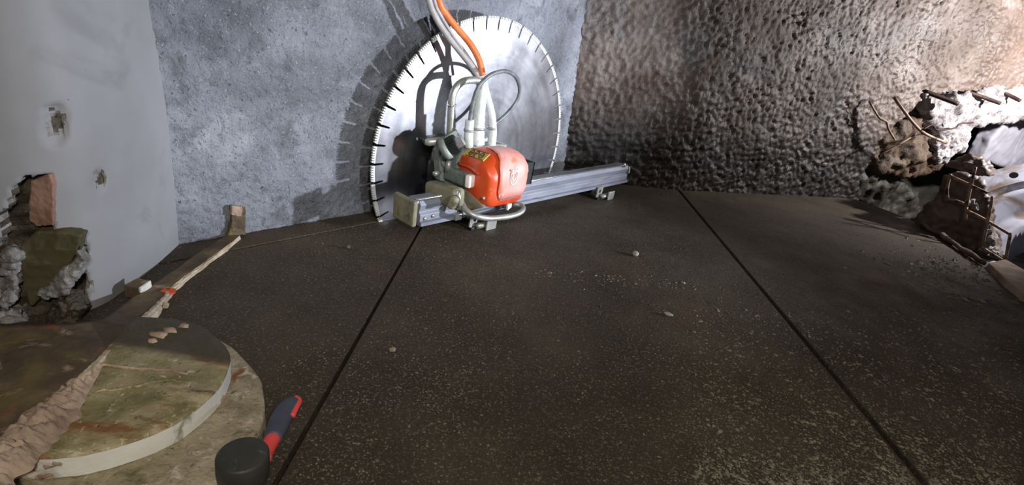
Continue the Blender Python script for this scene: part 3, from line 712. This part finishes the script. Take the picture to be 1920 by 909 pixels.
# front panel wraps over the nose
pp = [(.309, .152), (.3115, .18), (.312, .22), (.3095, .248), (.302, .270), (.286, .293), (.262, .3055), (.225, .3095), (.18, .306)]
bm = NB(); rows = []
for i, (n, z) in enumerate(pp):
    aL, aR = (-.216, -.068) if i < 5 else (-.216+.012*(i-4), -.068-.008*(i-4))
    if i == 0: aL += .012; aR -= .012
    rows.append([bm.verts.new(S(aL+(aR-aL)*k/8, n+.0015, z+.001)) for k in range(9)])
for a, b in zip(rows, rows[1:]):
    for k in range(8): bm.faces.new((a[k], a[k+1], b[k+1], b[k]))
fp = fin('front_panel', bm, M['pink'], mc, True); fp['label'] = 'dusty pink front panel of the cover'
sd = fp.modifiers.new('thickness', 'SOLIDIFY'); sd.thickness = .004; sd.offset = 0
# crown emblem on the panel
bm = NB(); ec = Vector((-.145, -.3165, .232))
def eu(a, z): return ec+Vector((a, 0, z))
def ring_(bm, pts, r): tube(bm, pts, r, 6, 5, True)
ring_(bm, [eu(-.017, .018), eu(-.018, 0), eu(-.014, -.02), eu(0, -.028), eu(.014, -.02), eu(.018, 0), eu(.017, .018)], .0022)
ring_(bm, [eu(-.008, .012), eu(-.008, -.006), eu(0, -.013), eu(.008, -.006), eu(.008, .012)], .002)
for a in (-.014, 0, .014):
    cyl(bm, eu(a, .026), eu(a, .026)+Vector((0, -.0025, 0)), .0048, seg=12)
tube(bm, [eu(-.019, .017), eu(-.007, .02), eu(0, .017), eu(.007, .02), eu(.019, .017)], .002, 6, 3)
fin('crown_emblem', bm, M['emblem'], fp)
bm = NB(); tube(bm, [S(-.205, .313, .163), S(-.205, .313, .182), S(-.195, .313, .188), S(-.185, .313, .182), S(-.188, .313, .165)], .0018, 6, 4); tube(bm, [S(-.203, .313, .174), S(-.187, .313, .174)], .0018, 6, 1, False)
fin('moulded_mark', bm, M['emblem'], fp)
bm = NB(); tube(bm, [S(-.2, .3125, .150), S(-.08, .3125, .150)], .0016, 6, 1, False); fin('panel_groove', bm, M['emblem_dark'], fp)
# yellow plate on the chamfer, with round pictograms
def chp(n, h):       # point on the left shoulder of the cover: n back to front, h across the chamfer (0 low .. 1 high)
    t = (n-.13)/.15; z1 = .297+.010*math.sin(min(1, max(0, t))*math.pi*.7); a0 = -.262
    return S(a0+.010+.034*h, n, z1-.030+.026*h)
nrm = Vector((-.62, 0, .78))
bm = NB(); prism(bm, [chp(.145, .1)+nrm*.001, chp(.255, .1)+nrm*.001, chp(.255, .98)+nrm*.001, chp(.145, .98)+nrm*.001], nrm*.004, .0008)
yl = fin('label_plate', bm, M['yellow'], mc); yl['label'] = 'yellow warning plate with dark round pictograms'
bm = NB()
for i, n in enumerate((.182, .207, .232)):
    c = chp(n, .52)+nrm*.0055; e1 = (chp(n+.01, .52)-chp(n, .52)).normalized(); e2 = (chp(n, .9)-chp(n, .1)).normalized()
    pts = [c+e1*.0085*math.cos(PI2*k/14)+e2*.0125*math.sin(PI2*k/14) for k in range(15 if i != 1 else 12)]
    tube(bm, pts, .0016, 6, 1, False)
    tube(bm, [c-e2*.004-e1*.002, c+e2*.004+e1*.002], .002, 6, 1, False)
tube(bm, [chp(.165, .14)+nrm*.005, chp(.252, .14)+nrm*.005], .0013, 6, 1, False)
tube(bm, [chp(.165, .94)+nrm*.005, chp(.252, .94)+nrm*.005], .0013, 6, 1, False)
fin('pictogram', bm, M['ink'], yl)
bm = NB(); tube(bm, [S(-.2655, .15, .245), S(-.268, .21, .248), S(-.268, .26, .238)], .005, 8, 4); fin('cooling_rib', bm, M['orange'], mc, True)
for n, z in ((.135, .262), (.29, .16)):
    bm = NB(); cyl(bm, S(-.258, n, z), S(-.266, n, z), .006, seg=12); fin('cover_screw', bm, M['zinc'], mc, True)
# bail handle
bm = NB(); tube(bm, [L(866, 378, .215), L(872, 392, .25), L(890, 404, .285), L(915, 409, .30), L(945, 407, .30), L(968, 402, .30), L(980, 394, .29), L(978, 386, .265), L(962, 383, .235), L(945, 386, .20)], .0105, 12, 6)
fin('bail_handle', bm, M['zinc'], ws, True)
bm = NB(); p = L(952, 387, .29); prism(bm, [p+S(-.01, 0, .012), p+S(.012, 0, .012), p+S(.012, 0, -.002), p+S(-.006, 0, -.012)], S(0, .008, 0)); fin('handle_lug', bm, M['emblem'], ws)
# tube riser block, bent pipe, sleeves
bm = NB(); box(bm, L(872, 281, .13)+S(0, -.03, 0), L(938, 270, .13)+S(0, .03, .004), .003); fin('riser_plate', bm, M['tape'], ws)
bm = NB(); tube(bm, [L(843, 258, .10), L(845, 225, .10), L(847, 190, .10), L(853, 168, .10), L(866, 154, .10), L(885, 150, .105), L(902, 151, .11)], .0125, 14, 6)
bp_ = fin('bent_pipe', bm, M['zinc'], ws, True)
bm = NB(); cyl(bm, L(847, 199, .10), L(847, 195, .10), .0155, seg=16); fin('pipe_clip', bm, M['bright'], bp_, True)
bm = NB(); tube(bm, [L(895, 274, .13), L(896, 245, .13), L(899, 205, .125), L(904, 170, .12), L(906, 150, .115)], .024, 16, 6, True, lambda t: .027-.011*t+.0012*math.sin(t*70))
fin('taped_sleeve', bm, M['tape'], ws, True)
bm = NB(); tube(bm, [L(921, 274, .14), L(924, 248, .14), L(922, 215, .135), L(914, 182, .125), L(908, 155, .118)], .014, 12, 6, True, lambda t: .0165-.005*t); fin('riser_hose', bm, M['tape'], ws, True)
bm = NB(); tube(bm, [L(879, 276, .15), L(879, 250, .15), L(881, 225, .15)], .0165, 12, 4, True); fin('riser_hose', bm, M['tape'], ws, True)
bm = NB(); tube(bm, [L(881, 226, .15), L(886, 195, .155), L(896, 165, .16), L(912, 146, .165), L(930, 136, .165), L(950, 134, .16), L(966, 143, .155), L(974, 162, .15), L(972, 182, .145), L(960, 202, .14), L(944, 219, .135), L(926, 233, .13), L(916, 238, .125)], .0072, 10, 6)
q = fin('looped_hose', bm, M['dark_hose'], ws, True); q['label'] = 'thin slate hose bent into a loop'
for px, py, n, r in ((879, 244, .15, .0182), (896, 240, .13, .027), (922, 240, .138, .017)):
    bm = NB(); p = L(px, py, n); cyl(bm, p-Vector((0, 0, .004)), p+Vector((0, 0, .004)), r, seg=16); fin('hose_clip', bm, M['zinc'], ws, True)

# ------------------------------------------------------------------ supply hoses coming down from above
def hose(name, pts, r, mat, label):
    bm = NB(); P = [L(*p) for p in pts]; up = P[0]+(P[0]-P[1])*1.0+Vector((-.02, .01, .12)); up2 = up+Vector((-.08, .005, .35))
    tube(bm, [up2, up]+P, r, 14, 8); o = fin(name, bm, M[mat], None, True)
    o.location = CB0; o.rotation_euler = (0, 0, SROT); tag(o, label, 'hose'); return o
hose('supply_hose', [(821, -4, .03), (836, 26, .035), (858, 54, .05), (882, 83, .075), (898, 112, .10), (905, 142, .118)], .0118, 'orange_hose', 'orange hose running down across the blade to the saw')
hose('supply_hose', [(803, -4, .03), (817, 32, .035), (838, 66, .05), (864, 99, .07), (884, 124, .09), (900, 147, .110)], .0108, 'grey_hose', 'grey hose running down left of the orange hose')
hose('supply_hose', [(813, -4, .03), (828, 32, .032), (850, 67, .045), (875, 102, .06), (892, 128, .08), (903, 148, .095)], .006, 'grey_hose', 'thin grey hose squeezed between the thick grey and orange hoses')

# ------------------------------------------------------------------ broken opening on the right
rwd = (rw3-rw2).normalized(); rwn = Vector((rwd.y, -rwd.x, 0))                # towards the room
def RW(px, py, off=0): return onpl(px, py, rw3+rwn*off, rwn)
pit = empty('trim_3'); tag(pit, kind='structure')
bm = NB()   # pit bottom and rear of the cavity
pb = [Vector((2.0, 3.4, -.55)), Vector((2.3, -.4, -.55)), Vector((5.2, -.4, -.55)), Vector((5.2, 5.6, -.55)), Vector((2.0, 5.6, -.55))]
prism(bm, pb, (0, 0, -.1)); fin('pit_bottom', bm, M['dark_rock'], pit)
bmw = wallgrid('cavity_face', [Vector((1.9, 3.9, 0)), Vector((2.35, 4.45, 0)), Vector((3.4, 4.9, 0)), Vector((5.0, 4.9, 0)), Vector((5.1, 3.2, 0))], -.55, 1.0, .04, M['dark_rock'], kind=None)
bmw.parent = pit; displace(bmw, dtex('CLOUDS', .25, 3), .18)
bm = NB(); prism(bm, [Vector((rw3.x-.35, rw3.y-.08, -.55)), Vector((rw3.x, rw3.y+.02, -.55)), Vector((2.40, 3.25, -.55)), Vector((2.2, 3.2, -.55))], (0, 0, .42)); rough(bm, .05, 6, 3); fin('pit_side', bm, M['dark_rock'], pit)
def rk(name, mat, poly, off, depth, amp, cuts, scale, seed, label, cat='rubble', parent=None):
    o = rock(name, M[mat], [RW(x, y, off) for x, y in poly], -rwn*depth, amp, cuts, scale, seed, parent)
    if label: tag(o, label, cat)
    return o
wedge = rk('broken_wall_edge', 'crush', [(1738, 178), (1775, 186), (1840, 172), (1925, 160), (2000, 165), (2000, 236), (1920, 222), (1880, 228), (1830, 232), (1815, 252), (1800, 282), (1780, 288), (1765, 262), (1752, 232), (1744, 205)], .03, .22, .035, 5, 16, 21, None)
wedge.parent = wr; wedge['label'] = 'crushed white concrete along the broken wall edge'
d_ = rk('broken_wall_edge', 'brown_rock', [(1640, 296), (1655, 258), (1690, 232), (1745, 226), (1764, 262), (1770, 300), (1735, 322), (1690, 330), (1650, 318)], .0, .25, .05, 4, 9, 22, None); d_.parent = wr; d_['label'] = 'brown broken concrete below the white fracture'
d_ = rk('broken_wall_edge', 'dark_rock', [(1600, 378), (1608, 330), (1636, 290), (1660, 310), (1700, 336), (1720, 400), (1690, 412), (1640, 395)], -.06, .25, .05, 4, 7, 23, None); d_.parent = wr
d_ = rk('broken_wall_edge', 'crush', [(1755, 262), (1790, 250), (1796, 276), (1780, 302), (1762, 308)], .06, .12, .025, 4, 18, 24, None); d_.parent = wr
pale = rk('concrete_slab', 'slab_pale', [(1842, 300), (1858, 262), (1880, 236), (1925, 224), (2040, 220), (2040, 330), (1900, 318)], -.12, .12, .012, 4, 9, 25, 'pale broken slab leaning above the pipe flange at the right edge', 'slab')
def bent(name, pts, r, mat, label, cat, group=None, sub=5):
    P = [RW(*p) for p in pts]; bm = NB(); tube(bm, P, r, 8, sub, True)
    o = fin(name, bm, M[mat], None, True); tag(o, label, cat, group); return o
GR = 'rusty bars sticking out of the broken wall'
bent('rebar_stub', [(1733, 171, .0), (1765, 183, .07), (1797, 195, .14)], .014, 'rust', 'rusty bar stub jutting from the broken wall, leftmost of three', 'rebar', GR)
bent('rebar_stub', [(1806, 170, .0), (1845, 183, .07), (1876, 194, .14)], .012, 'rust', 'rusty bar stub jutting from the broken wall, middle of three', 'rebar', GR)
bent('rebar_stub', [(1872, 168, .0), (1895, 180, .06), (1913, 189, .12)], .012, 'rust', 'rusty bar stub jutting from the broken wall, rightmost of three', 'rebar', GR)
GWR = 'bent wires hanging at the cavity'
bent('bent_wire', [(1676, 182, .10), (1692, 204, .14), (1712, 230, .17), (1735, 251, .2), (1775, 268, .22)], .009, 'wire', 'long straight bent wire slanting down over the brown rubble', 'wire', GWR, 4)
bent('bent_wire', [(1630, 190, .06), (1648, 220, .09), (1662, 228, .1), (1666, 242, .11), (1678, 262, .12)], .0065, 'wire', 'kinked thin wire at the left of the cavity', 'wire', GWR, 4)
bent('bent_wire', [(1650, 290, .12), (1680, 273, .15), (1700, 262, .16), (1720, 249, .16)], .006, 'wire', 'thin wire crossing low over the brown rubble', 'wire', GWR, 4)
bent('bent_wire', [(1730, 243, .2), (1748, 234, .2), (1758, 244, .2), (1790, 240, .19), (1800, 232, .18), (1824, 230, .16)], .005, 'rust', 'wavy rusty wire lying across the white fracture', 'wire', GWR, 4)

# flanged pipe lying in the opening: its face towards the room
fc = onpl(1985, 480, Vector((2.95, 3.25, 0)), Vector((.66, .75, 0)).normalized())
fn = (EYE-fc); fn.z = .25*abs(fn.length); fn = Vector((fn.x, fn.y, .75*fn.xy.length)).normalized()
dep = (fc-EYE).dot(FWD); pxm = dep/FPX
pu, pv = frame_from(fn); pu.normalize(); pv.normalize()
pp_ = empty('flanged_pipe', fc); tag(pp_, 'large pale pipe with bolted flange lying in the pit at the right edge', 'pipe')
def lathe(bm, prof, seg=64):
    loops = [[bm.verts.new((pu*math.cos(PI2*k/seg)+pv*math.sin(PI2*k/seg))*r+fn*h) for k in range(seg)] for r, h in prof]
    for a, b in zip(loops, loops[1:]):
        for k in range(seg): bm.faces.new((a[k], a[(k+1) % seg], b[(k+1) % seg], b[k]))
    return loops
q_ = lambda x: x*pxm
bm = NB(); lathe(bm, [(q_(170), 0), (q_(205), 0), (q_(212), -.008), (q_(212), -.045), (q_(170), -.05), (q_(170), 0)]); fl_ = fin('flange', bm, M['pipe'], pp_, False)
bm = NB(); lathe(bm, [(q_(170), -.004), (q_(163), -.07), (q_(160), -.075), (q_(157), -.02), (q_(152), -.015), (q_(146), -.03), (q_(120), -.10), (q_(112), -.13), (q_(100), -.10), (q_(86), -.09), (q_(60), -.3)]); fin('pipe_throat', bm, M['pipe'], pp_, True)
bm = NB(); lathe(bm, [(q_(196), -.04), (q_(190), -.1), (q_(188), -.7), (q_(150), -.7)]); fin('pipe_barrel', bm, M['pipe_dull'], pp_, True)
tb = min((k*PI2/360 for k in range(360)), key=lambda t: (Vector(proj(fc+(pu*math.cos(t)+pv*math.sin(t))*q_(188)))-Vector((1898, 322))).length)
for k in range(14):
    t = tb+PI2*k/14; c = (pu*math.cos(t)+pv*math.sin(t))*q_(188)
    bm = NB(); cyl(bm, c-fn*.02, c+fn*.0015, q_(7), seg=16); fin('bolt_hole_plug', bm, M['hole'], fl_)  # solid plug, no bore: the dark of the hole is painted

# pale rim along the pit edge
ep = [gz(x, y, .02) for x, y in [(1730, 421), (1760, 436), (1795, 460), (1830, 482), (1845, 492)]]
bm = NB(); tube(bm, ep, .02, 10, 6, True, lambda t: .017*(1+.4*noise.noise(Vector((t*9, 0, 0)))));
for v in bm.verts: v.co.z *= .8
rough(bm, .008, 16, 4); q = fin('trim_4', bm, M['pipe_dull'], None, True); tag(q, kind='structure')
bm = NB(); prism(bm, [gz(x, y, .03) for x, y in [(1853, 490), (1885, 484), (1960, 530), (1990, 600), (1935, 560), (1890, 528)]], (0, 0, -.10), .006); rough(bm, .008, 14, 6)
q = fin('trim_5', bm, M['dust']); tag(q, kind='structure')
# crumbs of mortar hanging in the mesh
bm = NB()
def MP(px, py): return onpl(px, py, Vector((2.47, 2.95, 0)), Vector((.66, .75, 0)).normalized())
for i, (x, y, s) in enumerate([(1818, 385, .022), (1826, 392, .018), (1852, 440, .018), (1856, 455, .022), (1848, 472, .026), (1862, 482, .024), (1878, 488, .022)]):
    blob(bm, MP(x, y)+Vector((.02, .03, 0)), s*1.2, s, s*1.5, i, 2)
q = fin('mortar_lumps', bm, M['raw_edge']); tag(q, 'grey mortar lumps clinging behind the wire mesh', 'mortar', kind='stuff')
def MQ(px, py, k): return MP(px, py)+Vector((.66, .75, 0))*k
q = rock('rubble_heap', M['pipe_dull'], [MQ(x, y, .12) for x, y in [(1772, 340), (1800, 332), (1834, 352), (1846, 392), (1850, 430), (1868, 492), (1800, 480), (1712, 446), (1718, 418), (1740, 392), (1762, 366)]], Vector((.1, .12, -.02)), .035, 4, 8, 31)
tag(q, 'muddy brown rubble heap filling the pit left of the pipe flange', 'rubble')
bm = NB(); c = MQ(1806, 326, .40); blob(bm, c, .10, .09, .075, 8, 4)
q = fin('pipe_collar', bm, M['pipe_dull'], None, True)
tag(q, 'smooth grey-brown lump under the white fracture, left of the flange', 'rubble')
# wire mesh standing at the pit edge
wm = empty('wire_mesh', MP(1842, 470)); tag(wm, 'bent rusty reinforcing mesh standing at the pit edge', 'mesh')
for pts in ([(1782, 326), (1776, 352), (1777, 374)], [(1829, 313), (1820, 350), (1812, 388)], [(1861, 368), (1853, 410), (1842, 460)], [(1895, 436), (1890, 462), (1885, 490)], [(1812, 388), (1810, 412)],
            [(1779, 328), (1800, 338), (1826, 350), (1852, 362)], [(1777, 374), (1795, 377), (1812, 384)], [(1812, 394), (1840, 408), (1868, 424), (1895, 440)], [(1842, 460), (1848, 468), (1880, 488), (1920, 516), (1960, 545)]):
    bm = NB(); tube(bm, [MP(*p) for p in pts], .0075, 8, 4, True); o = fin('mesh_wire', bm, M['wire'], None, True); o.parent = wm; o.location = -wm.location

# ------------------------------------------------------------------ debris on the floor
slabxy = lambda x, y: True
def crumbs(name, mat, count, region, smin, smax, seed, label, dens=None):
    rr = random.Random(seed); vs = []; fs = []; k = 0; tries = 0
    while k < count and tries < count*12:
        tries += 1
        px, py = region(rr); P = gz(px, py)
        x, y = P.x, P.y
        if abs(x-along(j1a, j1b, y)) < .012 or abs(x-along(j2a, j2b, y)) < .014: continue
        if (Vector((x, y))-CB0.xy).dot(N.xy) < .03 or x > 2.34 or x < -.62: continue
        if (Vector((x, y))-Vector((-.669, .614))).length < .325: continue
        c = noise.noise(Vector((x*2.2, y*2.2, seed)))+.7*noise.noise(Vector((x*7, y*7, seed+3)))
        if dens and rr.random() > dens(px, py, c): continue
        s = smin+(smax-smin)*rr.random()**3; b = len(vs); th = rr.random()*6.28
        ax = [rr.uniform(.6, 1.3)*s, rr.uniform(.4, .9)*s, rr.uniform(.3, .7)*s]
        for dx, dy, dz in ((1, 0, 0), (-1, 0, 0), (0, 1, 0), (0, -1, 0), (0, 0, 1)):
            lx, ly = dx*ax[0]+rr.uniform(-.3, .3)*s, dy*ax[1]+rr.uniform(-.3, .3)*s
            vs.append((x+lx*math.cos(th)-ly*math.sin(th), y+lx*math.sin(th)+ly*math.cos(th), max(0, dz)*ax[2]+.0002))
        fs += [(b, b+2, b+4), (b+2, b+1, b+4), (b+1, b+3, b+4), (b+3, b, b+4)]; k += 1
    me = bpy.data.meshes.new(name); me.from_pydata(vs, [], fs); me.update(); me.materials.append(M[mat])
    o = bpy.data.objects.new(name, me); COL.objects.link(o); tag(o, label, 'debris', kind='stuff'); return o
full = lambda rr: (rr.uniform(300, 1915), 400+505*rr.random()**.8)
dn = lambda px, py, c: max(.03, min(1, .32+.9*c+.5*(px-1100)/900+.25*(py-650)/260))
crumbs('concrete_crumbs', 'crumb', 17000, full, .0009, .0036, 11, 'fine pale concrete crumbs strewn over the dark floor', dn)
crumbs('dark_grit', 'crumb_dark', 11000, full, .0015, .0055, 12, 'fine dark grit strewn over the floor', dn)
patch = lambda rr: ((lambda x: (x, 505+.22*(x-1740)+rr.gauss(0, 20)))(rr.gauss(1775, 70)))
brr = lambda rr: (rr.uniform(1300, 1915), 909-330*rr.random()**1.3)
crumbs('coarse_grit', 'crumb', 2600, brr, .003, .0075, 15, 'coarse pale grit on the floor at the lower right', dn)
crumbs('rubble_grit', 'crumb', 420, patch, .006, .020, 13, 'patch of coarse grit on the floor near the pit edge')
row = lambda rr: ((lambda x: (x, 512+.075*(x-1010)+rr.gauss(0, 6)))(rr.uniform(1000, 1310)))
crumbs('grit_row', 'crumb', 160, row, .003, .007, 14, 'thin row of pale grit across the middle of the floor')
GC = 'loose concrete chips on the floor'
stone(1190, 480, 0, .030, 21, 'small pale chip alone on the floor below the rail', group=GC, name='concrete_chip', cat='chip')
stone(1252, 592, 0, .024, 22, 'pale upright chip in the middle of the floor', group=GC, name='concrete_chip', cat='chip')
stone(1282, 532, 0, .010, 23, 'tiny pale chip at the right end of the grit row', group=GC, name='concrete_chip', cat='chip')
stone(736, 658, 0, .016, 24, 'brownish chip right of the left floor joint', 'dust', group=GC, name='concrete_chip', cat='chip')
stone(652, 466, 0, .018, 25, 'dark chip on the floor left of the saw', 'kerb', group=GC, name='concrete_chip', cat='chip')
